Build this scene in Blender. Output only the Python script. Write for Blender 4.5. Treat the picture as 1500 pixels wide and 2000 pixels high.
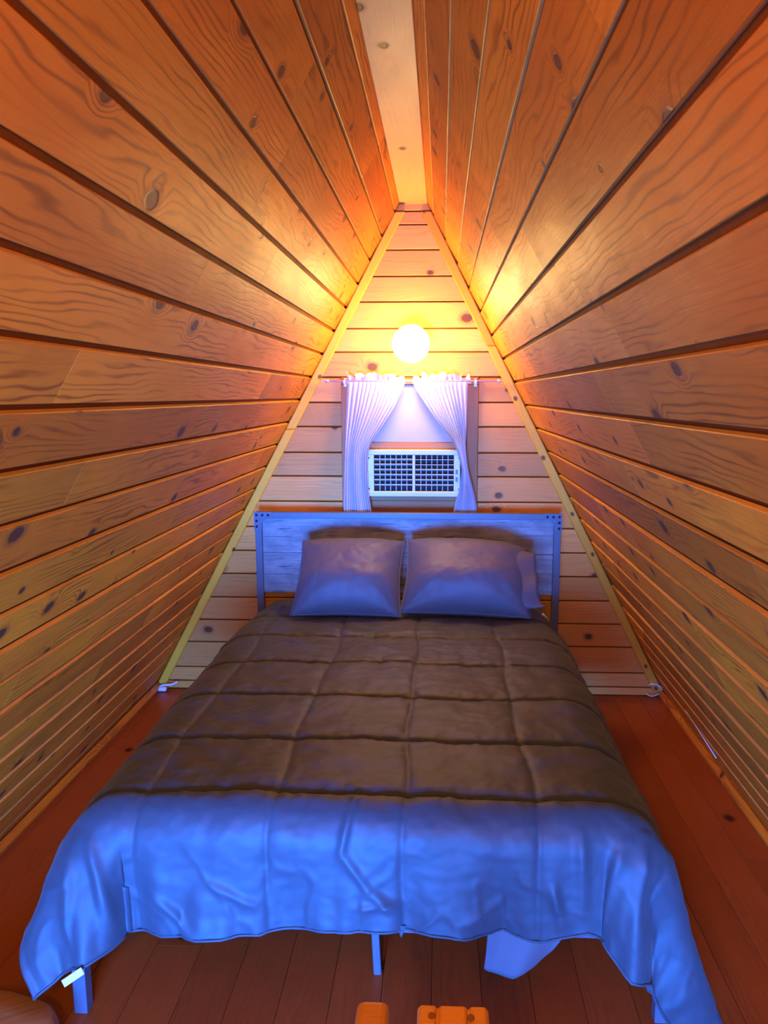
import bpy, bmesh, math, random
import numpy as np
from mathutils import Vector, Matrix, noise as mnoise

for o in list(bpy.data.objects): bpy.data.objects.remove(o)
S = bpy.context.scene
C = S.collection
random.seed(7)

# ------------------------------------------------------------------ camera
cd = bpy.data.cameras.new('camera'); cam = bpy.data.objects.new('camera', cd); C.objects.link(cam)
F, CX, VX, VY, HC = 1470.0, 800.0, 862.0, 772.0, 1.56
d = np.array([VX-CX, VY-1000, F]); d /= np.linalg.norm(d)          # world +y in (right, down, forward)
up = np.array([0, -d[2], d[1]]); up /= np.linalg.norm(up)
rt = np.cross(d, -up); rt = rt if rt[0] > 0 else -rt
R = np.stack([rt, d, up], 1)
cr, cdn, cf = R[0], R[1], R[2]
cam.matrix_world = Matrix(((cr[0], -cdn[0], -cf[0], 0), (cr[1], -cdn[1], -cf[1], 0), (cr[2], -cdn[2], -cf[2], HC), (0, 0, 0, 1)))
cd.sensor_fit = 'VERTICAL'; cd.sensor_height = 24; cd.lens = F*24/2000; cd.shift_x = -(CX-750)/2000
cd.clip_start = 0.02
S.camera = cam
vs = S.view_settings
vs.view_transform = 'Standard'; vs.look = 'None'; vs.gamma = 1; vs.use_curve_mapping = False
vs.exposure = 0.0

# ------------------------------------------------------------------ light
DAY = (0.025, 0.185, 1.0)
LAMP = (1.0, 0.66, 0.22)
LAMP_W = 82.0
FILL = (1.0, 0.63, 0.13)  # warm fill colour of the added globe behind the camera
FILL_W = 215.0
W = bpy.data.worlds.new('world'); S.world = W; W.use_nodes = True
bg = W.node_tree.nodes['Background']; bg.inputs['Color'].default_value = (0.15, 0.35, 1.0, 1); bg.inputs['Strength'].default_value = 0.06
al = bpy.data.lights.new('window_daylight', 'AREA'); al.shape = 'RECTANGLE'; al.size = 1.0; al.size_y = 0.8
al.color = DAY; al.energy = 190; al.spread = math.radians(85)
alo = bpy.data.objects.new('window_daylight', al); C.objects.link(alo)
alo.location = (-0.35, -1.25, 0.42); alo.rotation_euler = (math.radians(90), 0, 0)   # shines towards +y

# ------------------------------------------------------------------ materials
class NT:
    def __init__(s, name):
        s.m = bpy.data.materials.new(name); s.m.use_nodes = True
        s.t = s.m.node_tree; s.n = s.t.nodes; s.b = s.n['Principled BSDF']; s.out = s.n['Material Output']
    def link(s, a, b): s.t.links.new(a, b)
    def put(s, node, i, v):
        if v is None: return
        if hasattr(v, 'is_output'): s.link(v, node.inputs[i])
        else: node.inputs[i].default_value = v
    def math(s, op, a, b=None, c=None, clamp=False):
        n = s.n.new('ShaderNodeMath'); n.operation = op; n.use_clamp = clamp
        s.put(n, 0, a); s.put(n, 1, b); s.put(n, 2, c); return n.outputs[0]
    def vmath(s, op, a, b=None):
        n = s.n.new('ShaderNodeVectorMath'); n.operation = op; s.put(n, 0, a); s.put(n, 1, b); return n.outputs[0]
    def noise(s, v, scale=1, detail=3, rough=.5, dist=0):
        n = s.n.new('ShaderNodeTexNoise'); s.put(n, 'Vector', v); s.put(n, 'Scale', scale); s.put(n, 'Detail', detail)
        s.put(n, 'Roughness', rough); s.put(n, 'Distortion', dist); return n.outputs[0]
    def rng(s, v, a, b, c=0., d=1.):
        n = s.n.new('ShaderNodeMapRange'); n.interpolation_type = 'SMOOTHSTEP'
        s.put(n, 0, v); s.put(n, 1, a); s.put(n, 2, b); s.put(n, 3, c); s.put(n, 4, d); return n.outputs[0]
    def mix(s, f, a, b, mode='MIX'):
        n = s.n.new('ShaderNodeMix'); n.data_type = 'RGBA'; n.blend_type = mode
        s.put(n, 0, f); s.put(n, 6, (*a, 1) if isinstance(a, tuple) else a); s.put(n, 7, (*b, 1) if isinstance(b, tuple) else b); return n.outputs[2]
    def bump(s, h, strength, dist):
        n = s.n.new('ShaderNodeBump'); s.put(n, 'Height', h); s.put(n, 'Strength', strength); s.put(n, 'Distance', dist)
        s.link(n.outputs[0], s.b.inputs['Normal'])

def wood(name, light, dark, alt, knot=(.10, .030, .012), density=.35, rough=.36, line=.55, alt_amt=.8, kscale=4.2, bump=.45, spec=.5, freq=95., halo_c=(.16, .04, .012), var=.5):
    w = NT(name)
    tc = w.n.new('ShaderNodeTexCoord'); oi = w.n.new('ShaderNodeObjectInfo')
    rnd = oi.outputs['Random']
    cb = w.n.new('ShaderNodeCombineXYZ'); w.link(w.math('MULTIPLY', rnd, 57.3), cb.inputs[0]); w.link(w.math('MULTIPLY', rnd, 23.7), cb.inputs[1])
    p = w.vmath('ADD', tc.outputs['Object'], cb.outputs[0])
    sx = w.n.new('ShaderNodeSeparateXYZ'); w.link(p, sx.inputs[0])
    # knots
    kp = w.vmath('MULTIPLY', p, (kscale, kscale*1.35, 0.))
    kp = w.vmath('ADD', kp, w.vmath('MULTIPLY', w.n.new('ShaderNodeTexNoise').outputs[1], (.0, .0, .0)))
    vo = w.n.new('ShaderNodeTexVoronoi'); vo.voronoi_dimensions = '2D'; w.put(vo, 'Vector', kp); w.put(vo, 'Scale', 1.0)
    cs = w.n.new('ShaderNodeSeparateColor'); w.link(vo.outputs['Color'], cs.inputs[0])
    has = w.math('LESS_THAN', cs.outputs[0], density)
    size = w.math('MULTIPLY_ADD', cs.outputs[1], .075, .035)
    dist = vo.outputs['Distance']
    dd = w.math('DIVIDE', w.math('ADD', dist, w.math('MULTIPLY', w.math('SUBTRACT', w.noise(kp, 6, 2), .5), .05)), size)
    kmask = w.math('MULTIPLY', w.rng(dd, .85, 1.15, 1., 0.), has)
    kring = w.math('MULTIPLY', w.rng(dd, .9, 2.1, 1., 0.), has)
    halo = w.math('MULTIPLY', w.rng(dd, .6, 3.6, 1., 0.), has)
    # cathedral grain
    gp = w.vmath('MULTIPLY', p, (1.3, 7., 7.))
    gn = w.noise(gp, 1., 3.5, .5)
    ph = w.math('ADD', w.math('MULTIPLY', sx.outputs[1], freq*.55), w.math('MULTIPLY', gn, 9.))
    ph = w.math('ADD', ph, w.math('MULTIPLY', halo, 2.2))
    sn = w.math('MULTIPLY_ADD', w.math('SINE', w.math('MULTIPLY', ph, 6.2832)), .5, .5)
    msk = w.rng(w.noise(w.vmath('MULTIPLY', p, (2.6, 10., 10.)), 1., 2.), .38, .66, .15, 1.)
    ln = w.math('MULTIPLY', w.math('POWER', sn, 4.), msk)
    fib = w.noise(w.vmath('MULTIPLY', p, (9., 260., 60.)), 1., 3., .6)
    blo = w.noise(w.vmath('MULTIPLY', p, (2.2, 6., 6.)), 1., 4., .6)
    f = w.math('ADD', w.math('MULTIPLY', ln, line), w.math('MULTIPLY', w.math('SUBTRACT', fib, .5), .35), clamp=True)
    base = w.mix(w.math('MULTIPLY', w.rng(w.math('ADD', w.math('MULTIPLY', blo, 1.1), w.math('MULTIPLY', rnd, .5)), .50, 1.05), alt_amt), light, alt)
    vb = w.math('MULTIPLY_ADD', w.math('FRACT', w.math('MULTIPLY', rnd, 7.13)), var, 1-var*.56)
    cvb = w.n.new('ShaderNodeCombineXYZ'); [w.link(vb, cvb.inputs[i_]) for i_ in range(3)]
    col = w.mix(1., w.mix(f, base, dark), cvb.outputs[0], 'MULTIPLY')
    col = w.mix(w.math('MULTIPLY', kring, .55), col, halo_c)
    col = w.mix(w.math('MULTIPLY', kmask, .93), col, knot)
    w.link(col, w.b.inputs['Base Color'])
    w.link(w.math('MULTIPLY_ADD', blo, .22, rough-.1), w.b.inputs['Roughness'])
    w.b.inputs['Specular IOR Level'].default_value = spec
    w.b.inputs['Specular Tint'].default_value = (1., .80, .42, 1)      # amber lacquer
    und = w.noise(w.vmath('MULTIPLY', p, (7., 12., 12.)), 1., 2., .5)
    h = w.math('ADD', w.math('MULTIPLY', ln, -.12), w.math('ADD', w.math('MULTIPLY', fib, .25), w.math('MULTIPLY', und, 1.3)))
    h = w.math('ADD', h, w.math('MULTIPLY', kmask, -.6))
    w.bump(h, bump, .004)
    return w.m

def plain(name, col, rough=.5, metal=0., spec=.5, grain=0., bump=0., gscale=30.):
    w = NT(name); b = w.b
    b.inputs['Roughness'].default_value = rough; b.inputs['Metallic'].default_value = metal; b.inputs['Specular IOR Level'].default_value = spec
    tc = w.n.new('ShaderNodeTexCoord')
    n = w.noise(tc.outputs['Object'], gscale, 3)
    lo = tuple(c*(1-grain) for c in col); hi = tuple(min(1, c*(1+grain)) for c in col)
    w.link(w.mix(n, lo, hi), b.inputs['Base Color'])
    if bump: w.bump(n, bump, .002)
    return w.m

M = {}
M['wall_wood'] = wood('varnished_pine', (.88, .270, .010), (.28, .052, .003), (.60, .140, .005), rough=.52, density=.50, line=.8, spec=.9)
M['back_wood'] = wood('pale_pine', (.76, .34, .065), (.44, .15, .025), (.68, .27, .045), rough=.42, density=.26, line=.42, kscale=4.0)
M['groove'] = wood('bare_pine_edge', (.86, .46, .10), (.62, .27, .05), (.80, .40, .08), rough=.6, density=.0, line=.3)
M['groove_dark'] = wood('shadow_gap_pine', (.26, .070, .010), (.18, .045, .007), (.22, .06, .008), rough=.7, density=.0, line=.3, spec=.2)
M['ridge'] = wood('rough_sawn_pine', (.76, .47, .11), (.52, .25, .05), (.68, .38, .08), rough=.5, density=.28, line=.25, kscale=5., freq=60)
M['trim_wood'] = wood('yellow_pine_trim', (.80, .40, .025), (.60, .23, .015), (.75, .33, .02), rough=.45, density=.3, line=.3, kscale=9.)
M['floor_wood'] = wood('dark_red_floor', (.40, .092, .016), (.22, .042, .010), (.32, .068, .012), rough=.40, density=.14, line=.35, knot=(.05, .014, .008), halo_c=(.08, .02, .01), bump=.25, var=.12)
M['window_wood'] = wood('brown_window_trim', (.40, .15, .045), (.24, .08, .025), (.36, .13, .04), rough=.45, density=.05, line=.3)
M['post_wood'] = wood('golden_pine_post', (.52, .22, .03), (.38, .14, .018), (.46, .18, .024), rough=.45, density=.1, line=.25)
M['stump_wood'] = wood('stump_side', (.55, .26, .08), (.33, .13, .04), (.48, .21, .06), rough=.55, density=.2, line=.6)
M['white'] = plain('white_metal', (.80, .82, .80), .4, grain=.04)
M['ac_white'] = plain('enamel', (.50, .66, .66), .45, grain=.04)
M['dark'] = plain('dark_interior', (.030, .022, .018), .8, grain=.4, gscale=60)
M['panel'] = plain('white_panel', (.44, .45, .47), .8, spec=.1, grain=.03, gscale=8)
M['steel'] = plain('blue_grey_steel', (.10, .115, .14), .42, .0, grain=.15, gscale=40)
M['rivet'] = plain('black_rivet', (.015, .017, .025), .35, .5)
M['brass'] = plain('rod_finish', (.70, .58, .50), .35, .3)
M['screw'] = plain('screw_hole', (.20, .07, .015), .7)
M['cord'] = plain('white_cord', (.80, .80, .84), .45)
M['mattress'] = plain('mattress_ticking', (.55, .55, .57), .8, grain=.05)

def fabric(name, col, rough=.7, weave=900., sheen=.08):
    w = NT(name); b = w.b
    tc = w.n.new('ShaderNodeTexCoord'); p = tc.outputs['Object']
    n = w.noise(p, 9, 4, .6); f = w.noise(w.vmath('MULTIPLY', p, (weave, weave*.3, weave*.3)), 1, 1)
    c = w.mix(w.math('MULTIPLY_ADD', n, .6, w.math('MULTIPLY', f, .3)), tuple(x*.85 for x in col), tuple(x*1.12 for x in col))
    w.link(c, b.inputs['Base Color']); b.inputs['Roughness'].default_value = rough
    b.inputs['Sheen Weight'].default_value = sheen; b.inputs['Sheen Roughness'].default_value = .5
    w.bump(w.noise(p, 28, 4, .6), .12, .004)
    return w.m
M['comforter'] = fabric('grey_microfibre', (.037, .052, .063), .58)
M['pillow'] = fabric('grey_pillowcase', (.095, .094, .108), .55)
M['sheet'] = fabric('grey_sheet', (.11, .11, .12), .6)
M['tag'] = plain('tag_fabric', (.85, .87, .85), .7)

def curtain_mat():
    w = NT('sheer_white'); b = w.b
    b.inputs['Base Color'].default_value = (.58, .60, .64, 1); b.inputs['Roughness'].default_value = .8
    tr = w.n.new('ShaderNodeBsdfTranslucent'); tr.inputs[0].default_value = (.8, .79, .8, 1)
    mx = w.n.new('ShaderNodeMixShader'); mx.inputs[0].default_value = .3
    w.link(b.outputs[0], mx.inputs[1]); w.link(tr.outputs[0], mx.inputs[2]); w.link(mx.outputs[0], w.out.inputs[0])
    return w.m
M['curtain'] = curtain_mat()

def globe_mat(nm, c, st):
    w = NT(nm); b = w.b
    b.inputs['Base Color'].default_value = (.9, .88, .8, 1); b.inputs['Roughness'].default_value = .25
    b.inputs['Emission Color'].default_value = (*c, 1); b.inputs['Emission Strength'].default_value = st
    return w.m
M['globe'] = globe_mat('lit_opal_glass', LAMP, LAMP_W)
M['fill_globe'] = globe_mat('fill_glass', FILL, FILL_W)  # glow of the added, unseen fill globe

def headboard_mat():
    w = NT('weathered_grey_board'); b = w.b
    tc = w.n.new('ShaderNodeTexCoord'); p = tc.outputs['Object']
    st = w.noise(w.vmath('MULTIPLY', p, (3., 60., 60.)), 1, 4, .65)
    ck = w.noise(w.vmath('MULTIPLY', p, (7., 110., 30.)), 1, 2, .5)
    bl = w.noise(w.vmath('MULTIPLY', p, (5., 9., 9.)), 1, 4, .6)
    c = w.mix(w.rng(bl, .35, .68), (.31, .36, .33), (.15, .18, .17))
    c = w.mix(w.math('MULTIPLY', w.rng(st, .42, .72), .75), c, (.11, .13, .13))
    c = w.mix(w.math('MULTIPLY', w.rng(ck, .62, .70), .85), c, (.06, .06, .075))
    w.link(c, b.inputs['Base Color']); b.inputs['Roughness'].default_value = .5
    w.bump(st, .3, .002)
    return w.m
M['headboard'] = headboard_mat()

# ------------------------------------------------------------------ helpers
def place(o, parent):
    C.objects.link(o)
    if parent is not None:
        o.parent = parent
def obj(name, bm, mat, parent=None, mw=None, smooth=False):
    """bm in world coords (mw None) or in a local frame mw (world matrix); parents are never rotated"""
    me = bpy.data.meshes.new(name)
    if isinstance(bm, bmesh.types.BMesh): bm.to_mesh(me); bm.free()
    else: me.from_pydata([tuple(v) for v in bm[0]], [], bm[1])
    me.materials.append(M[mat])
    if smooth:
        for p in me.polygons: p.use_smooth = True
    o = bpy.data.objects.new(name, me); place(o, parent)
    mw = mw or Matrix()
    if parent is not None: mw = WM(parent).inverted() @ mw
    o.matrix_basis = mw
    return o
def WM(o):
    m = o.matrix_basis.copy()
    return WM(o.parent) @ m if o.parent else m
def tag(o, label, cat=None, group=None, kind=None):
    if label: o['label'] = label
    if cat: o['category'] = cat
    if group: o['group'] = group
    if kind: o['kind'] = kind
    return o
def thing(name, loc, label, cat=None, group=None, kind=None):
    o = bpy.data.objects.new(name, None); C.objects.link(o); o.empty_display_size = .1
    o.matrix_basis = Matrix.Translation(loc)
    return tag(o, label, cat, group, kind)
def bx(bm, lo, hi, bev=0., seg=1):
    lo = Vector(lo); hi = Vector(hi)
    r = bmesh.ops.create_cube(bm, size=1)
    vs_ = r['verts']; bmesh.ops.scale(bm, vec=hi-lo, verts=vs_); bmesh.ops.translate(bm, vec=(lo+hi)/2, verts=vs_)
    if bev:
        es = list({e for v in vs_ for e in v.link_edges})
        bmesh.ops.bevel(bm, geom=es, offset=bev, segments=seg, affect='EDGES', profile=.5)
    return bm
def box(lo, hi, bev=0., seg=1): return bx(bmesh.new(), lo, hi, bev, seg)
def prism(poly, axis_vec, bev=0.):
    """poly: list of 3D points (planar), extruded by axis_vec"""
    bm = bmesh.new(); a = [bm.verts.new(p) for p in poly]
    f = bm.faces.new(a); r = bmesh.ops.extrude_face_region(bm, geom=[f])
    bmesh.ops.translate(bm, vec=axis_vec, verts=[v for v in r['geom'] if isinstance(v, bmesh.types.BMVert)])
    bmesh.ops.recalc_face_normals(bm, faces=bm.faces)
    if bev: bmesh.ops.bevel(bm, geom=list(bm.edges), offset=bev, segments=1, affect='EDGES', profile=.5)
    return bm
def tube(pts, r, n=8, bm=None):
    bm = bm or bmesh.new(); pts = [Vector(p) for p in pts]; rings = []
    for i, p in enumerate(pts):
        t = (pts[min(i+1, len(pts)-1)]-pts[max(i-1, 0)]).normalized()
        a = t.orthogonal().normalized() if not rings else (ax - t*ax.dot(t)).normalized()
        ax = a; b = t.cross(a)
        rr = r[i] if isinstance(r, (list, tuple)) else r
        rings.append([bm.verts.new(p+(a*math.cos(2*math.pi*k/n)+b*math.sin(2*math.pi*k/n))*rr) for k in range(n)])
    for i in range(len(rings)-1):
        for k in range(n): bm.faces.new((rings[i][k], rings[i][(k+1) % n], rings[i+1][(k+1) % n], rings[i+1][k]))
    bm.faces.new(rings[0][::-1]); bm.faces.new(rings[-1])
    bmesh.ops.recalc_face_normals(bm, faces=bm.faces)
    return bm
def grid_mesh(P):
    nu, nv = P.shape[:2]; idx = np.arange(nu*nv).reshape(nu, nv)
    f = np.stack([idx[:-1, :-1], idx[1:, :-1], idx[1:, 1:], idx[:-1, 1:]], -1).reshape(-1, 4)
    return P.reshape(-1, 3).tolist(), f.tolist()
def fbm(x, y, z=0., s=1., o=3):
    return np.array([mnoise.fractal(Vector((float(a)*s, float(b)*s, z)), .5, 2., o) for a, b in zip(x.ravel(), y.ravel())]).reshape(x.shape)

# ------------------------------------------------------------------ room shell
YB, YF = 3.82, -1.3           # back wall face, front end
ZT = 2.47
XL = lambda z: -.21-(ZT-z)*.535
XR = lambda z: -.07+(ZT-z)*.507
BW = .011                     # board proud of its backing

floor = tag(obj('floor', box((-1.62, YF, -.06), (1.28, YB+.03, -.014)), 'floor_wood'), 'dark reddish brown varnished plank floor', kind='structure')
fx = -1.60; k = 0
while fx < 1.24:
    w_ = .132; joints = [YF, *( [random.uniform(-.6, 3.2)] if k % 2 else [random.uniform(-1.6, .6), random.uniform(1.8, 3.4)]), YB]
    for a, b in zip(joints[:-1], joints[1:]):
        L = b-a
        mw = Matrix.Translation((fx+w_/2, (a+b)/2, 0)) @ Matrix.Rotation(math.pi/2, 4, 'Z')
        obj('plank', box((-L/2+.0004, -w_/2+.0006, -.016), (L/2-.0004, w_/2-.0006, 0), .0008), 'floor_wood', floor, mw)
    fx += w_; k += 1

def plank_obj(L, wd, pr, wall, mw):
    w_, c = wd/2-.0066, .0016; a, b = -L/2+.0006, L/2-.0006
    sec = [(-w_, -BW), (-w_, pr-c), (-w_+c, pr), (w_-c, pr), (w_, pr-c), (w_, -BW)]; n = len(sec)
    v = [(a, *q) for q in sec]+[(b, *q) for q in sec]
    f = [[i+n, i, (i+1) % n, (i+1) % n+n] for i in range(n)]+[list(range(n))[::-1], list(range(n, 2*n))]
    f = [q[::-1] for q in f]
    o = obj('plank', (v, f), 'wall_wood', wall, mw)
    o.data.materials.append(M['groove'])
    for i in (0, 4): o.data.polygons[i].material_index = 1
    return o
def slope_wall(name, label, sgn, s0, rngseed):
    rg = random.Random(rngseed)
    g = .535 if sgn < 0 else .507
    top = Vector((-.21 if sgn < 0 else -.07, 0, ZT))
    upv = Vector((g if sgn < 0 else -g, 0, 1)).normalized()
    xv = Vector((0, 1 if sgn < 0 else -1, 0)); nv = xv.cross(upv)
    Ls = ZT/upv.z
    bot = top-upv*(Ls+.02); tp = top+upv*.06
    n2 = nv*-BW; n3 = nv*-.05
    poly = [tp+n2, bot+n2, bot+n3, tp+n3]
    wall = tag(obj(name, prism([p+Vector((0, YF, 0)) for p in poly], (0, YB-YF+.03, 0)), 'groove_dark'), label, kind='structure')
    pitch = .127; s = s0-pitch; k = 0
    while s < Ls-.005:
        a, b = max(s, -.03), min(s+pitch, Ls-.002); s += pitch
        if b-a < .02: continue
        js = [YF]; y = YF+rg.uniform(.5, 1.6)
        while y < YB-.25:
            js.append(y); y += rg.uniform(1.1, 2.4)
        js.append(YB-.002); k += 1; pr0 = rg.uniform(-.0015, .0015); tw = .045-.030*max(0., a/Ls-.45)/.55+rg.uniform(-.010, .010)
        for j0, j1 in zip(js[:-1], js[1:]):
            L = j1-j0; wd = (b-a)
            c = top-upv*((a+b)/2)+Vector((0, (j0+j1)/2, 0))
            mw = Matrix((( xv.x, upv.x, nv.x, c.x), (xv.y, upv.y, nv.y, c.y), (xv.z, upv.z, nv.z, c.z), (0, 0, 0, 1)))
            mw = mw @ Matrix.Rotation(tw, 4, 'X')
            pr = pr0
            plank_obj(L, wd, pr, wall, mw)
    return wall
slope_wall('wall_left', 'sloping wall of glossy knotty orange pine planks, opposite the white cord loop', -1, .042, 3)
slope_wall('wall_right', 'sloping plank wall of glossy knotty orange pine on the side of the white cord loop', 1, .060, 11)

# ridge board
rb = tag(obj('ceiling', box((-.235, YF, ZT+.025), (-.045, YB+.02, ZT+.05)), 'groove_dark'), 'narrow flat ceiling strip along the ridge', kind='structure')
mwr = Matrix.Translation((-.14, (YF+YB)/2, ZT+.012)) @ Matrix.Rotation(math.pi/2, 4, 'Z')
tag(obj('ridge_board', box((-(YB-YF)/2, -.066, -.014), ((YB-YF)/2, .066, .013), .002), 'ridge', rb, mwr), 'pale rough-sawn ridge board')

# back wall: backing and siding
WX0, WX1, WZ0, WZ1 = -.500, .184, .888, 1.648
bw = tag(obj('wall_back', prism([(XL(-.02)-.02, YB, -.02), (XR(-.02)+.02, YB, -.02), (XR(ZT+.05)+.02, YB, ZT+.05), (XL(ZT+.05)-.02, YB, ZT+.05)], (0, .04, 0)), 'groove_dark'),
         'gable end wall of horizontal pine siding behind the bed', kind='structure')
zs = [0, .046, .124, .264, .387, .510, .638, .762, .888, 1.022, 1.152, 1.273, 1.403, 1.524, 1.649, 1.772, 1.886, 2.014, 2.135, 2.258, 2.375, 2.437, 2.50]
def siding(z0, z1, side):
    g = .0032
    a, b = z0+g, z1-g
    if side == 'L': p = [(XL(a), a), (WX0, a), (WX0, b), (XL(b), b)]
    elif side == 'R': p = [(WX1, a), (XR(a), a), (XR(b), b), (WX1, b)]
    else: p = [(XL(a), a), (XR(a), a), (XR(b), b), (XL(b), b)]
    cx = sum(q[0] for q in p)/4; cz = (a+b)/2
    # local frame: x right, y up, z towards the room
    mw = Matrix(((1, 0, 0, cx), (0, 0, -1, YB-.016), (0, 1, 0, cz), (0, 0, 0, 1)))
    bm = prism([(q[0]-cx, q[1]-cz, -.014) for q in p], (0, 0, .014+random.uniform(-.001, .002)), .003)
    obj('siding_board', bm, 'back_wood', bw, mw)
for z0, z1 in zip(zs[:-1], zs[1:]):
    if z1 > WZ0+.02 and z0 < WZ1-.02:
        siding(z0, z1, 'L'); siding(z0, z1, 'R')
    else: siding(z0, z1, 'F')

# corner battens on the back wall
def batten(nm, sgn, splits, label):
    t = thing(nm, (XL(0) if sgn < 0 else XR(0), YB-.03, 0), label, kind='structure')
    X = XL if sgn < 0 else XR
    zz = [.03]+splits+[2.432]
    wv = .052
    for a, b in zip(zz[:-1], zz[1:]):
        a += .0006; b -= .0006; e = .003*-sgn
        p = [(X(a)+e, a), (X(a)-sgn*wv, a), (X(b)-sgn*wv, b), (X(b)+e, b)]
        cx = sum(q[0] for q in p)/4; cz = (a+b)/2; th = math.atan2(X(b)-X(a), b-a)
        # local x along the batten
        ex = Vector((math.sin(th), 0, math.cos(th))); ez = Vector((0, -1, 0)); ey = ez.cross(ex)
        mw = Matrix(((ex.x, ey.x, ez.x, cx), (ex.y, ey.y, ez.y, YB-.016), (ex.z, ey.z, ez.z, cz), (0, 0, 0, 1)))
        inv = mw.inverted()
        pl = [inv @ Vector((q[0], YB-.016, q[1])) for q in p]
        obj('trim_board', prism([(v.x, v.y, .001) for v in pl], (0, 0, .021), .005), 'trim_wood', t, mw)
batten('trim_1', -1, [1.39], 'yellow pine batten up the corner of the gable wall, on the side away from the white cord loop')
batten('trim_2', 1, [1.80], 'yellow pine batten up the gable corner ending at the white cord loop')

# low strips where the sloping walls meet the floor
def base_strip(nm, sgn, label):
    X = XL if sgn < 0 else XR
    p = [(X(.0)-sgn*.004, 0), (X(0)-sgn*.034, 0), (X(.028)-sgn*.028, .020), (X(.05)-sgn*.003, .048)]
    mw = Matrix(((0, 1, 0, 0), (1, 0, 0, 0), (0, 0, 1, 0), (0, 0, 0, 1)))   # local x along depth
    mw = Matrix(((0, -1, 0, X(0)), (1, 0, 0, (YF+YB)/2), (0, 0, 1, .0), (0, 0, 0, 1)))
    L = YB-YF-.04
    tag(obj(nm, prism([(-L/2, -(q[0]-X(0)), q[1]) for q in p], (L, 0, 0), .002), 'wall_wood', None, mw), label, kind='structure')
base_strip('baseboard_left', -1, 'low pine strip where the sloping wall opposite the white cord loop meets the floor')
base_strip('baseboard_right', 1, 'low pine strip where the sloping wall beside the white cord loop meets the floor')

# front gable (behind the viewer) with the window opening that the daylight comes through
fg = tag(obj('wall_front', prism([(XL(-.02)-.02, YF, 1.2), (XR(-.02)+.02, YF, 1.2), (XR(ZT+.05)+.02, YF, ZT+.05), (XL(ZT+.05)-.02, YF, ZT+.05)], (0, -.04, 0)), 'back_wood'), 'gable wall above the daylight window', kind='structure')

# ------------------------------------------------------------------ window with panel
win = thing('window_1', (-.158, YB-.016, WZ0), 'window opening framed in brown wood, filled by a white panel above the air conditioner', kind='structure')
yb = YB-.016
def wpart(n, x0, x1, z0, z1, t, mat='window_wood', bev=.002, label=None, along='z'):
    cx, cz = (x0+x1)/2, (z0+z1)/2
    if along == 'z': mw = Matrix(((0, -1, 0, cx), (0, 0, -1, yb+.012), (1, 0, 0, cz), (0, 0, 0, 1))); hx, hy = (z1-z0)/2, (x1-x0)/2
    else: mw = Matrix(((1, 0, 0, cx), (0, 0, -1, yb+.012), (0, 1, 0, cz), (0, 0, 0, 1))); hx, hy = (x1-x0)/2, (z1-z0)/2
    o = obj(n, box((-hx, -hy, 0), (hx, hy, t+.012), bev), mat, win, mw)
    if label: o['label'] = label
wpart('side_casing', .128, .184, .889, 1.612, .020)
wpart('side_casing', -.500, -.444, .889, 1.612, .020)
wpart('head_casing', -.500, .184, 1.613, 1.648, .020, along='x')
wpart('pane', -.443, .127, 1.326, 1.612, .002, 'panel', .001, 'white panel filling the upper window', 'x')
wpart('rail', -.443, .127, 1.288, 1.325, .012, along='x')
wpart('rail', -.443, .127, 1.030, 1.056, .016, along='x')
wpart('apron_board', -.443, .127, .889, 1.029, .004, along='x')

# ------------------------------------------------------------------ air conditioner
AX0, AX1, AZ0, AZ1, AY = -.368, .097, 1.056, 1.291, 3.752
ac = thing('air_conditioner', ((AX0+AX1)/2, YB-.02, AZ0), 'pale blue-white window air conditioner with two louvred grilles between the curtains', 'air conditioner')
obj('inner_box', box((AX0+.02, AY+.035, AZ0+.015), (AX1-.02, yb+.008, AZ1-.015)), 'dark', ac)
fr = bmesh.new()
bx(fr, (AX0, AY, AZ1-.026), (AX1, AY+.06, AZ1), .003); bx(fr, (AX0-.006, AY-.004, AZ0), (AX1+.004, AY+.06, AZ0+.026), .003)
bx(fr, (AX0, AY+.001, AZ0+.024), (AX0+.032, AY+.06, AZ1-.024), .002); bx(fr, (AX1-.032, AY+.001, AZ0+.024), (AX1, AY+.06, AZ1-.024), .002)
obj('frame', fr, 'ac_white', ac)
GX0, GX1, GZ0, GZ1 = AX0+.034, AX1-.034, AZ0+.028, AZ1-.028
gm = (GX0+GX1)/2
obj('centre_bar', box((gm-.007, AY+.002, GZ0-.003), (gm+.007, AY+.03, GZ1+.003), .002), 'ac_white', ac)
for (x0, x1) in ((GX0, gm-.008), (gm+.008, GX1)):
    for i in range(6):
        x = x0+(x1-x0)*(i+1)/7
        obj('fin', box((x-.0016, AY+.014, GZ0), (x+.0016, AY+.034, GZ1)), 'ac_white', ac)
    for j in range(6):
        z = GZ0+(GZ1-GZ0)*(j+1)/7+.003
        til = -.45 if x0 < gm-.05 else (-.05 if j > 3 else -.45)
        mw = Matrix.Translation(((x0+x1)/2, AY+.012, z)) @ Matrix.Rotation(til, 4, 'X')
        h = (x1-x0)/2
        lv = prism([(-h, -.009, 0), (h, -.009, 0), (h, .009, 0), (-h, .009, 0)], (0, 0, .0022))
        obj('louvre', lv, 'ac_white', ac, mw)
cpn = obj('control_strip', box((AX1-.030, AY-.002, AZ0+.03), (AX1-.004, AY+.002, AZ1-.03), .001), 'ac_white', ac)
for z in (.115, .078): obj('switch', box((AX1-.024, AY-.005, AZ0+z), (AX1-.012, AY-.001, AZ0+z+.022), .001), 'steel', cpn)
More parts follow.
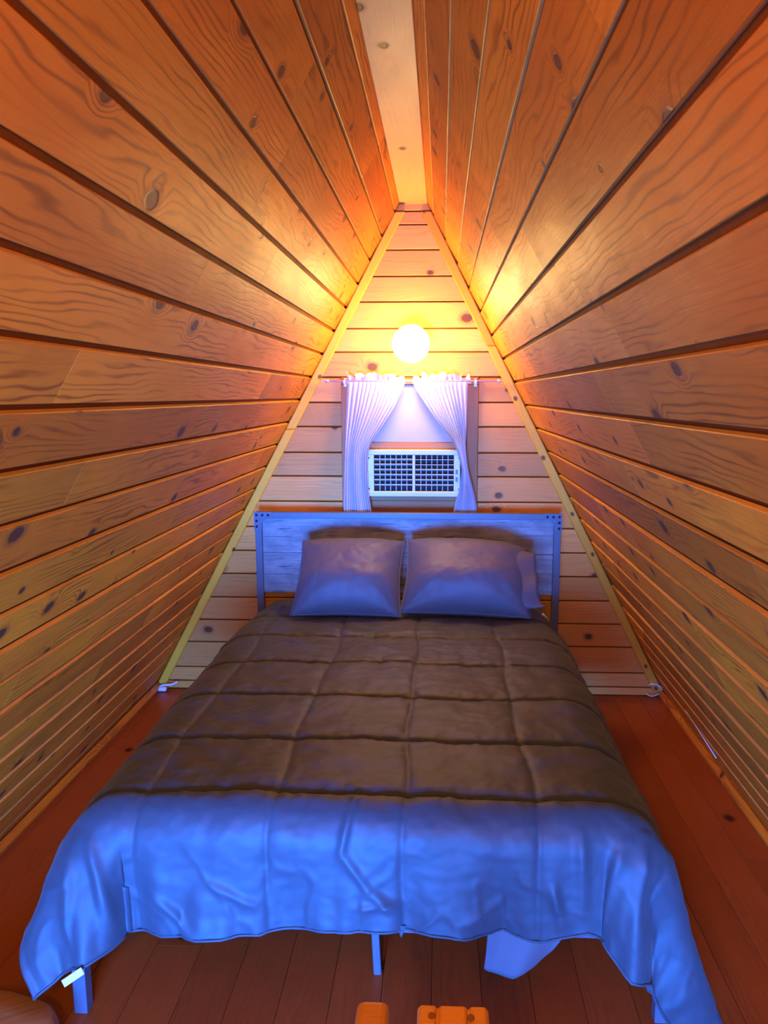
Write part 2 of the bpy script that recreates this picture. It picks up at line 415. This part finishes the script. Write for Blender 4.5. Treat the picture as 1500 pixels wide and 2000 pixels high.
for (x, z) in ((AX0+.008, AZ0+.04), (AX0+.008, AZ1-.04), (AX1-.008, AZ0+.04), (AX1-.008, AZ1-.04)):
    bm = bmesh.new(); bmesh.ops.create_uvsphere(bm, u_segments=8, v_segments=5, radius=.0035, matrix=Matrix.Translation((x, AY-.0005, z))); obj('screw', bm, 'rivet', ac)

# ------------------------------------------------------------------ curtains and rod
RY, RZ = 3.745, 1.630
rod = thing('curtain_rod', (-.15, YB-.02, RZ), 'thin cream curtain rod with small end knobs above the window', 'curtain rod')
obj('rod', tube([(-.555, RY, RZ), (.272, RY, RZ)], .0055, 10), 'brass', rod, smooth=True)
for x, s in ((-.555, -1), (.272, 1)):
    obj('finial', tube([(x, RY, RZ), (x+s*.004, RY, RZ), (x+s*.008, RY, RZ), (x+s*.016, RY, RZ), (x+s*.02, RY, RZ)], [.006, .009, .007, .010, .004], 10), 'brass', rod, smooth=True)
for x in (-.478, .168):
    b_ = bmesh.new(); bx(b_, (x-.007, YB-.045, RZ-.028), (x+.007, YB-.034, RZ+.014), .001); bx(b_, (x-.004, RY-.004, RZ-.010), (x+.004, YB-.034, RZ-.004), .001)
    bx(b_, (x-.004, RY-.009, RZ-.010), (x+.004, RY-.005, RZ+.003), .001)
    obj('bracket', b_, 'white', rod)

def curtain(nm, label, left):
    # edge curves as (z, x_outer, x_inner)
    if left: K = [(1.630, -.462, -.178), (1.60, -.462, -.184), (1.50, -.468, -.232), (1.40, -.474, -.296), (1.33, -.477, -.346), (1.28, -.479, -.362), (1.20, -.483, -.366), (1.08, -.487, -.360), (.955, -.490, -.343)]
    else: K = [(1.630, .128, -.142), (1.60, .128, -.134), (1.50, .127, -.066), (1.40, .126, .008), (1.33, .123, .062), (1.28, .125, .082), (1.20, .134, .104), (1.10, .162, .092), (1.03, .178, .072), (.955, .186, .060)]
    kz = np.array([q[0] for q in K])[::-1]; ko = np.array([q[1] for q in K])[::-1]; ki = np.array([q[2] for q in K])[::-1]
    t = thing(nm, (float(ko[0]), RY, .955), label, 'curtain', 'sheer curtains on the window rod')
    nu, nv = 150, 110
    u = np.linspace(0, 1, nu)[:, None]*np.ones((1, nv)); z = np.linspace(.955, 1.628, nv)[None, :]*np.ones((nu, 1))
    # smooth edges
    def sm(a):
        zz = np.linspace(.955, 1.63, 200); v = np.interp(zz, kz, a)
        kern = np.hanning(21); kern /= kern.sum(); v = np.convolve(np.pad(v, 10, mode='edge'), kern, 'valid')
        return np.interp(z, zz, v)
    xo, xi = sm(ko), sm(ki)
    # pleats keep their cloth position, so they bunch where the panel narrows
    ph = u*2*math.pi*13 + .8*np.sin(u*17+1)+ .5*np.sin(z*9+u*5)
    wid = np.abs(xi-xo)
    amp = np.clip(.0045+.010*(1-wid/.28), .004, .016)*np.clip((1.63-z)/.03, .25, 1)
    y = RY-.003+amp*np.sin(ph)+.006*np.sin(u*6.3*2+z*4)*np.clip((1.6-z)/.2, 0, 1)-.012*np.clip((1.6-z)/.3, 0, 1)
    x = xo+(xi-xo)*u+.0035*np.cos(ph*1.0)*np.clip((1.62-z)/.05, 0, 1)*np.minimum(1, u*8)*np.minimum(1, (1-u)*8)
    y = np.minimum(y, 3.765)
    y = np.where((z < 1.31), np.minimum(y, AY-.012+.5*(y-RY)), y)
    y = np.maximum(y, 3.712)
    pan = obj('panel', grid_mesh(np.stack([x, y, z], -1)), 'curtain', t, smooth=True)
    # gathered header: ruffle standing above the rod, leaning forward and back
    nu2, nv2 = 160, 10
    u = np.linspace(0, 1, nu2)[:, None]*np.ones((1, nv2)); h = np.linspace(0, 1, nv2)[None, :]*np.ones((nu2, 1))
    x0, x1 = (-.472, -.174) if left else (-.146, .146)
    wob = fbm(u*11+(3 if left else 9), h*.0, 0, 1., 2)
    hh = .030+.022*np.clip(.5+wob*1.5, 0, 1)
    y = RY+.004+.016*h*np.sin(u*2*math.pi*7.5+2.2*np.sin(u*9))-.006*h
    xx = x0+(x1-x0)*u+.010*h*np.cos(u*2*math.pi*7.5)
    zz = RZ-.012+hh*h+.006*h*np.sin(u*40)
    obj('ruffle', grid_mesh(np.stack([xx, y, zz], -1)), 'curtain', t, smooth=True)
    return t
curtain('curtain', 'broad gathered white curtain panel hiding the window casing beside it', True)
curtain('curtain', 'white curtain panel pinched narrow beside the air conditioner switches', False)

# ------------------------------------------------------------------ globe lamp
LX, LY, LZ, LR = -.143, 3.580, 1.797, .0875
lamp = thing('globe_lamp', (LX, YB-.016, LZ), 'lit round white globe wall lamp above the curtains', 'lamp')
obj('wall_plate', tube([(LX, YB-.017, LZ), (LX, YB-.030, LZ), (LX, YB-.034, LZ), (LX, YB-.05, LZ), (LX, YB-.055, LZ), (LX, LY+LR+.02, LZ), (LX, LY+LR+.016, LZ), (LX, LY+LR-.012, LZ)], [.06, .058, .045, .04, .012, .012, .036, .040], 24), 'white', lamp, smooth=True)
bm = bmesh.new(); bmesh.ops.create_uvsphere(bm, u_segments=40, v_segments=24, radius=LR, matrix=Matrix.Translation((LX, LY, LZ)))
obj('globe', bm, 'globe', lamp, smooth=True)

# added fill globe, unseen behind the camera, brightens the side walls and floor
CLX, CLY, CLZ, CLR = -.14, -.50, 1.78, .075
cl2 = thing('globe_lamp', (CLX, CLY, CLZ), 'added unseen globe for warm fill light, hanging under the ridge board', 'lamp')
obj('fill_plate', tube([(CLX, CLY, ZT-.004), (CLX, CLY, ZT-.02), (CLX, CLY, ZT-.024), (CLX, CLY, CLZ+CLR+.04), (CLX, CLY, CLZ+CLR+.035), (CLX, CLY, CLZ+CLR-.012)], [.06, .056, .006, .006, .03, .036], 24), 'white', cl2, smooth=True)
bm = bmesh.new(); bmesh.ops.create_uvsphere(bm, u_segments=32, v_segments=20, radius=CLR, matrix=Matrix.Translation((CLX, CLY, CLZ)))
obj('globe', bm, 'fill_globe', cl2, smooth=True)

# ------------------------------------------------------------------ bed
BX0, BX1 = -.926, .592
HY = 3.668
bed = thing('bed', ((BX0+BX1)/2, 2.7, 0), 'steel bed frame with weathered grey plank headboard and riveted corners', 'bed')
for x in (BX0, BX1-.034):
    obj('headboard_post', box((x, HY, 0), (x+.034, HY+.034, .962), .002), 'steel', bed)
obj('top_rail', box((BX0, HY-.001, .955), (BX1, HY+.036, .985), .002), 'steel', bed)
pan = obj('headboard_panel', box((BX0+.03, HY+.022, .575), (BX1-.03, HY+.030, .957)), 'headboard', bed)
for z0, z1 in ((.573, .778), (.7795, .957)):
    L = BX1-BX0-.07; mw = Matrix(((1, 0, 0, (BX0+BX1)/2), (0, 0, -1, HY+.021), (0, 1, 0, (z0+z1)/2), (0, 0, 0, 1)))
    obj('board', box((-L/2, -(z1-z0)/2, 0), (L/2, (z1-z0)/2, .012), .001), 'headboard', pan, mw)
for s in (0, 1):
    X = (lambda a: BX0+a) if s == 0 else (lambda a: BX1-a)
    poly = [(X(-.002), .987), (X(.088), .987), (X(.088), .957), (X(.058), .957), (X(.036), .930), (X(.036), .896), (X(-.002), .896)]
    pl = obj('corner_plate', prism([(p[0], HY-.0055, p[1]) for p in poly], (0, .004, 0)), 'steel', bed)
    for (a, z) in ((.011, .971), (.040, .971), (.069, .971), (.011, .942), (.011, .913)):
        bm = bmesh.new(); bmesh.ops.create_uvsphere(bm, u_segments=10, v_segments=6, radius=.0066, matrix=Matrix.Translation((X(a), HY-.0065, z)) @ Matrix.Diagonal((1, .6, 1, 1)))
        obj('rivet', bm, 'rivet', pl, smooth=True)
FY = 1.665
for x in (BX0, BX1-.036):
    obj('side_rail', box((x, FY, .255), (x+.034, HY, .300), .002), 'steel', bed)
obj('foot_rail', box((BX0, FY, .255), (BX1, FY+.034, .300), .002), 'steel', bed)
obj('centre_rail', box((-.19, FY+.034, .262), (-.16, HY, .296), .002), 'steel', bed)
def leg(x0, y, wd, top, dx=0.):
    bm = bmesh.new(); bx(bm, (x0, y, 0), (x0+wd, y+wd, top), .002)
    for v in bm.verts: v.co.x += dx*(top-v.co.z)/top
    obj('leg', bm, 'steel', bed)
leg(BX0, FY, .034, .256); leg(.545, FY+.03, .034, .256); leg(-.186, 1.825, .021, .27, .012); leg(-.186, 2.75, .021, .27)
for y in np.arange(1.9, 3.6, .21):
    obj('slat', box((BX0+.034, float(y), .282), (BX1-.036, float(y)+.05, .298)), 'steel', bed)

tag(obj('mattress', box((-.885, 1.745, .301), (.53, 3.64, .515), .05, 3), 'mattress', None), 'plain mattress hidden under the grey comforter', 'mattress')

# ------------------------------------------------------------------ comforter
XS0, XS1, YS, YE = -.755, .385, 1.705, 3.64
RS, RF = .172, .085
OUL, OUR, OV = .30, .54, .338
du = .006
us = np.arange(XS0-OUL, XS1+OUR+1e-6, du); vs_ = np.arange(YS-OV, YE+1e-6, du)
U, V = np.meshgrid(us, vs_, indexing='ij')
# uneven hem: the front overhang is stretched or shortened by position
hx = np.array([-1.2, -.80, -.43, -.19, .03, .234, .352, .42, .51, .75, 1.0]); hz = np.array([.0, .017, .004, -.013, -.016, .009, -.028, .0, .03, .0, .0])
hemd = np.interp(U, hx, hz)
ou = np.maximum(0, np.maximum(XS0-U, U-XS1)); sg = np.where(U < XS0, -1., 1.)
ov = np.maximum(0, YS-V); ov = ov*(1+hemd/OV)
th = np.arctan2(ou, ov+1e-9); r = np.hypot(ou, ov)
Rr = RF*np.cos(th)**2+RS*np.sin(th)**2
Rr = np.where(r < 1e-9, RF, Rr)
arc = Rr*math.pi/2
hor = np.where(r < arc, Rr*np.sin(np.minimum(r, arc)/Rr), Rr)
drop = np.where(r < arc, Rr*(1-np.cos(np.minimum(r, arc)/Rr)), Rr+(r-arc))
cm = np.sin(2*th)**1.0*(r > 0)                       # corner mask
# cone flare, fold waves around the corner
fold = np.where(sg > 0, .30*cm+.16*np.sin(th*7.0-1.0)*cm, .47*cm+.06*np.sin(th*8.)*cm)
hor = hor+np.maximum(0, drop-.06)*fold
X = np.where(ou > 0, np.where(U < XS0, XS0, XS1), U)+sg*hor*np.sin(th)
Y = np.where(ov > 0, YS, V)-hor*np.cos(th)*(r > 0)
X = np.where(ou > 0, X, U); Y = np.where(ov > 0, Y, V)
zt = .583-.045*np.clip((V-3.05)/.5, 0, 1)**2
# mattress edge crown
Z = zt-drop
Z = np.maximum(Z, .012+.01*np.sin(U*40)**2)
# front face hangs with soft vertical folds that grow towards the hem
fr_ = np.clip((drop-.08)/.25, 0, 1)*np.cos(th)**2*(ov > 0)
foldn = fbm(U*5.5, V*0.9, 2.3, 1., 3)
Y = Y-fr_*(.030*foldn+.012*np.sin(U*21+1.5*np.sin(U*7))+.008)
side_ = np.clip((drop-.1)/.25, 0, 1)*np.sin(th)**2*(ou > 0)
X = X+sg*side_*(.02*np.sin(V*17+np.sin(V*5)*2))
P = np.stack([X, Y, Z], -1)
gu = np.gradient(P, axis=0); gv = np.gradient(P, axis=1); N = np.cross(gu, gv); N /= (np.linalg.norm(N, axis=-1, keepdims=True)+1e-12)
seam_u = np.array([-1.045, -.728, -.407, -.087, .232, .555, .88]); seam_v = np.array([1.722, 2.014, 2.328, 2.638, 2.936, 3.235, 3.53])
wu = .006*np.sin(V*6+1)+.005*np.sin(V*13); wv = .007*np.sin(U*5)+.004*np.sin(U*14+V*3)
Du = np.min(np.abs((U+wu)[..., None]-seam_u), -1); Dv = np.min(np.abs((V+wv)[..., None]-seam_v), -1)
pu = 1-np.exp(-Du/.016); pv = 1-np.exp(-Dv/.012)
disp = .010*(.5+.5*pu)*(pv)+.001*pu
disp -= .002*np.exp(-(Du/.006)**2)+.005*np.exp(-(Dv/.006)**2)
# puckers radiating off the cross seams, loose wrinkles
disp += .0045*np.exp(-Dv/.035)*fbm(U*26, V*5, 5., 1., 2)+.006*fbm(U*3.5, V*3.5, 1.7, 1., 3)+.0025*fbm(U*11, V*15, 7.1, 1., 3)
rid = 1-np.abs(fbm(U*5+V*2.5, V*4.5-U*2, 11., 1., 2))*2.2
disp += .012*np.clip(rid-.72, 0, 1)*np.clip((drop-.05)/.1, 0, 1)
def crease(x0, y0, x1, y1, w_, a):      # a soft ridge between two cloth points
    ax, ay = x1-x0, y1-y0; L2 = ax*ax+ay*ay
    t_ = np.clip(((U-x0)*ax+(V-y0)*ay)/L2, 0, 1); dd = np.hypot(U-x0-t_*ax, V-y0-t_*ay)
    return a*np.exp(-(dd/w_)**2)*np.sin(np.pi*np.clip(t_, .02, .98))**.5
for c_ in ((-.20, 1.70, -.23, 1.56, .010, .012), (-.23, 1.57, -.16, 1.47, .010, .012), (-.16, 1.47, -.10, 1.42, .014, .016), (-.20, 1.43, -.09, 1.44, .010, .010),
           (-.55, 1.50, -.42, 1.43, .010, .010), (-.68, 1.47, -.58, 1.37, .010, .012), (-.84, 1.60, -.80, 1.40, .014, .015), (-.90, 1.58, -.93, 1.42, .016, .014),
           (.26, 1.52, .30, 1.38, .014, .012), (.33, 1.62, .34, 1.42, .014, .014), (.43, 1.60, .40, 1.40, .016, .018), (.49, 1.64, .50, 1.42, .018, .016), (.15, 1.46, .06, 1.40, .012, .010),
           (-.15, 2.75, -.30, 2.83, .02, .008), (-.62, 2.88, -.50, 2.78, .018, .010), (-.5, 3.05, -.36, 2.98, .02, .009), (.02, 3.02, -.25, 2.97, .014, .008)):
    disp += crease(*c_)
area = np.linalg.norm(np.cross(gu, gv), axis=-1)/du**2
kb = np.ones(15)/15.; area = np.min(np.stack([np.roll(area, k_, 0) for k_ in range(-12, 13)]), 0); area = np.apply_along_axis(lambda q: np.convolve(np.pad(q, 7, mode='edge'), kb, 'valid'), 0, area)
P = P+N*(disp*np.clip(area*1.2-.1, .05, 1))[..., None]*np.where(N[..., 2:3] < -.9, -1, 1)
me_ = grid_mesh(P)
com = obj('comforter', me_, 'comforter', None, smooth=True)
# make the normals face out
bm = bmesh.new(); bm.from_mesh(com.data); bm.faces.ensure_lookup_table()
if sum(f.normal.z for f in bm.faces if f.calc_center_median().z > .56) < 0: bmesh.ops.reverse_faces(bm, faces=bm.faces)
bm.to_mesh(com.data); bm.free()
for p in com.data.polygons: p.use_smooth = True
sd = com.modifiers.new('thick', 'SOLIDIFY'); sd.thickness = .014; sd.offset = -1
tag(com, 'grey-brown quilted comforter draped over the bed, its front drop lit blue', 'comforter')
# hem piping along the front edge and care tag
hem = P[:, 0][::3]
obj('hem_piping', tube([tuple(p) for p in hem], .0035, 6), 'comforter', com, smooth=True)
i0 = int((-.905-us[0])/du); tp = Vector(P[i0, 0])
TGX = tp
a = Vector((.040, -.004, .020)); 
ct = [tp+Vector((-.026, -.016, -.020)), tp+Vector((-.017, -.020, -.033)), tp+Vector((.032, -.022, .004)), tp+Vector((.023, -.018, .017))]
cto = obj('care_tag', prism(ct, (0, .0015, 0)), 'tag', com); cto['label'] = 'small white fabric care tag'
i1 = int((-.087-us[0])/du); tp = Vector(P[i1, 0])
obj('corner_loop', prism([tp+Vector((-.011, -.002, .012)), tp+Vector((.011, -.002, .012)), tp+Vector((.0, -.003, -.019))], (0, .003, 0)), 'comforter', com)

# sheet corner hanging under the comforter
sx_ = np.linspace(.112, .292, 34)[:, None]*np.ones((1, 30)); tt = np.linspace(0, 1, 30)[None, :]*np.ones((34, 1))
zb = np.interp(sx_, [.112, .122, .135, .194, .24, .275, .292], [.262, .170, .162, .160, .186, .225, .262])
sz = .42+(zb-.42)*tt
sy = 1.658-.006*tt+.010*np.sin(sx_*45+tt*2)*tt
sxx = sx_+.010*tt*np.sin(sz*30)
sh = obj('bed_sheet', grid_mesh(np.stack([sxx, sy, sz], -1)), 'sheet', None, smooth=True)
sh.modifiers.new('thick', 'SOLIDIFY').thickness = .003
tag(sh, 'loose corner of grey sheet hanging below the comforter hem at the bed foot', 'sheet')

# ------------------------------------------------------------------ pillows
def pillow_mesh(w_, h_, t_, seed, sag=0., nu=56, nv=48, flat_right=False):
    """local: x across, y up the pillow, z out of its face"""
    vv, ff = [], []
    u = np.linspace(-1, 1, nu)[:, None]*np.ones((1, nv)); v = np.linspace(-1, 1, nv)[None, :]*np.ones((nu, 1))
    prof = (np.clip(1-np.abs(u)**2.6, 0, 1)**.55)*(np.clip(1-np.abs(v)**2.4, 0, 1)**.55)
    pinch_x = 1-.055*np.cos(v*math.pi/2)**1.0*np.abs(u)**3; pinch_y = 1-.06*np.cos(u*math.pi/2)*np.abs(v)**3
    x = u*w_/2*pinch_x; y = v*h_/2*pinch_y
    if flat_right: y = y*(1-.16*np.clip(u-.1, 0, 1)**1.6*(v > 0))
    wr = fbm(u*2.2+seed, v*2.2, seed*1.7, 1., 4)
    # wrinkles radiate from the corners
    ang = np.arctan2(v-np.sign(v)*1.0, u-np.sign(u)*1.0); rc = np.hypot(np.abs(u)-1, np.abs(v)-1)
    rad = np.sin(ang*13+seed)*np.exp(-rc*2.6)*np.clip(rc*5, 0, 1)
    zf = prof*t_*.62*(1+.04*wr)+.006*rad*prof**.3+.004
    zb_ = -prof*t_*.38-.004*prof
    if sag: zf = zf*(1+sag*np.exp(-((v+.45)/.4)**2))
    a = grid_mesh(np.stack([x, y, zf], -1)); b = grid_mesh(np.stack([x, y, zb_], -1))
    n = nu*nv
    verts = a[0]+b[0]; faces = a[1]+[[i+n for i in f[::-1]] for f in b[1]]
    idx = np.arange(n).reshape(nu, nv)
    rim = list(idx[:, 0])+list(idx[-1, 1:])+list(idx[-2::-1, -1])+list(idx[0, -2:0:-1])
    for i in range(len(rim)):
        p, q = int(rim[i]), int(rim[(i+1) % len(rim)]); faces.append([p, p+n, q+n, q])
    bm = bmesh.new(); vs2 = [bm.verts.new(v_) for v_ in verts]
    for f in faces: bm.faces.new([vs2[i] for i in f])
    bmesh.ops.recalc_face_normals(bm, faces=bm.faces)
    rimpts = [Vector(verts[int(i)]) for i in rim]
    return bm, rimpts
def frame(o_, tilt, yaw=0., roll=0.):
    # local x right, y up along the pillow, z towards the viewer; leaning back by tilt
    m = Matrix(((1, 0, 0, 0), (0, 0, -1, 0), (0, 1, 0, 0), (0, 0, 0, 1)))
    return Matrix.Translation(o_) @ Matrix.Rotation(yaw, 4, 'Z') @ Matrix.Rotation(-tilt, 4, 'X') @ m @ Matrix.Rotation(roll, 4, 'Z')
def pillow(label, pos, w_, h_, t_, tilt, seed, yaw=0., roll=0., cuff=False):
    t = thing('pillow', (pos[0], pos[1], .60), label, 'pillow', 'pillows against the headboard')
    fm = frame(pos, tilt, yaw, roll)
    bm, rim = pillow_mesh(w_, h_, t_, seed, .18, flat_right=cuff)
    body = obj('pillowcase', bm, 'pillow', t, fm, smooth=True)
    obj('piping', tube(rim+[rim[0]], .0028, 6), 'pillow', t, fm, smooth=True)
    if cuff:
        # loose open end of the case: a flattened sleeve past the pillow with a dark mouth and a tail at the lower corner
        n, m_ = 40, 12
        a = np.linspace(0, 2*math.pi, n)[:, None]*np.ones((1, m_)); q = np.linspace(0, 1, m_)[None, :]*np.ones((n, 1))
        hy = h_*.43*(1-.16*q); tz = t_*.30*(1-.35*q)+.008
        yy = hy*np.cos(a)*1.0; zz = tz*np.sin(a)+.02+.010*np.sin(a*5+q*4)*q
        xx = w_*.30+q*(w_*.245+.035*np.exp(-((a-math.pi)/.6)**2)-.015*np.exp(-((a-math.pi*1.55)/.5)**2))
        yy = yy-.012*q-.012*q*np.exp(-((a-math.pi)/.5)**2)
        zz = zz+.02*q*np.exp(-((a-math.pi)/.5)**2)
        cf_ = obj('case_cuff', grid_mesh(np.stack([xx, yy, zz], -1)), 'pillow', t, fm, smooth=True)
        cf_.modifiers.new('thick', 'SOLIDIFY').thickness = .003
    return t
pillow('plump grey pillow with closed seams leaning on the headboard, beside the open-ended one', (-.415, 3.345, .736), .485, .435, .20, math.radians(52), 1.3, 0, .0)
pillow('longer grey pillow with its case end loose and open', (.118, 3.355, .738), .57, .425, .21, math.radians(52), 4.1, 0, -.04, cuff=True)

# ------------------------------------------------------------------ small things
pt = []
for i in range(26):
    a = -2.6+i/25*4.9
    pt.append((1.113+.040*math.cos(a)*(1.1 if i < 12 else 1), YB-.045-.01*math.sin(a*2), .046+.033*math.sin(a)))
pt += [(1.13, YB-.04, .075), (1.145, YB-.035, .055)]
tag(obj('cord', tube(pt, .0028, 8), 'cord', None, smooth=True), 'white cord loop at the foot of the corner batten', 'cord')
cl = bmesh.new(); bx(cl, (-1.497, YB-.075, .004), (-1.452, YB-.045, .026), .006, 2); tube([(-1.50, YB-.05, .02), (-1.47, YB-.06, .036), (-1.43, YB-.05, .034), (-1.395, YB-.045, .05)], .006, 8, cl)
tag(obj('cable_clip', cl, 'cord', None, smooth=True), 'small white cable clip on the floor under the batten, away from the cord loop', 'cable clip')
# white splinter of wire on the right sloping wall
def onR(y, z, off=.006):
    n = Vector((-1, 0, -.507)).normalized(); return Vector((XR(z), y, z))+n*off
tag(obj('wire', tube([onR(3.16, .205), onR(2.98, .145), onR(2.905, .112)], .0022, 6), 'cord', None, smooth=True), 'short white wire sticking to the sloping plank wall near the floor', 'wire')

# railing posts at the loft edge, seen from above
tag(obj('railing_post', box((-.089, .695, 0), (-.053, .742, .897), .008, 3), 'post_wood', None), 'slim golden pine railing post with rounded top in front of the bed foot', 'post', 'pine railing posts')
rp = thing('railing_post', (.017, .71, 0), 'wide golden pine railing post with screws in its flat top', 'post', 'pine railing posts')
pb = prism([(-.022, .736, 0), (-.022, .736, .892), (-.018, .736, .897), (-.003, .736, .897), (0., .736, .8925), (.004, .736, .897), (.030, .736, .897), (.034, .736, .8925), (.037, .736, .897), (.052, .736, .897), (.056, .736, .892), (.056, .736, 0)], (0, -.076, 0), .0012)
obj('post_body', pb, 'post_wood', rp)
for x, y in ((-.006, .7205), (.036, .7195), (-.005, .697), (.036, .697)):
    obj('screw', tube([(x, y, .8965), (x, y, .8982)], .0042, 12), 'screw', rp)
# log stump by the bed foot
n = 40; sv = []; prf = [(0, 0, .9), (.01, 0, 1.0), (.07, 0, .98), (.09, 0, .95), (.10, 0, .90), (.102, 0, .6), (.102, 0, .001)]
sp = []
for (z, _, k_) in prf:
    for i in range(n):
        a = 2*math.pi*i/n; rr = .205*k_*(1+.05*math.sin(a*3+1)+.03*math.sin(a*7)); sp.append((rr*math.cos(a), rr*math.sin(a), z))
sf = [[j*n+i, j*n+(i+1) % n, (j+1)*n+(i+1) % n, (j+1)*n+i] for j in range(len(prf)-1) for i in range(n)]
tag(obj('log_stump', (sp, sf), 'stump_wood', None, Matrix.Translation((-1.085, 1.44, 0)) @ Matrix.Rotation(.5, 4, 'Z'), smooth=True), 'low round slice of golden pine log on the floor at the bed corner', 'stump')
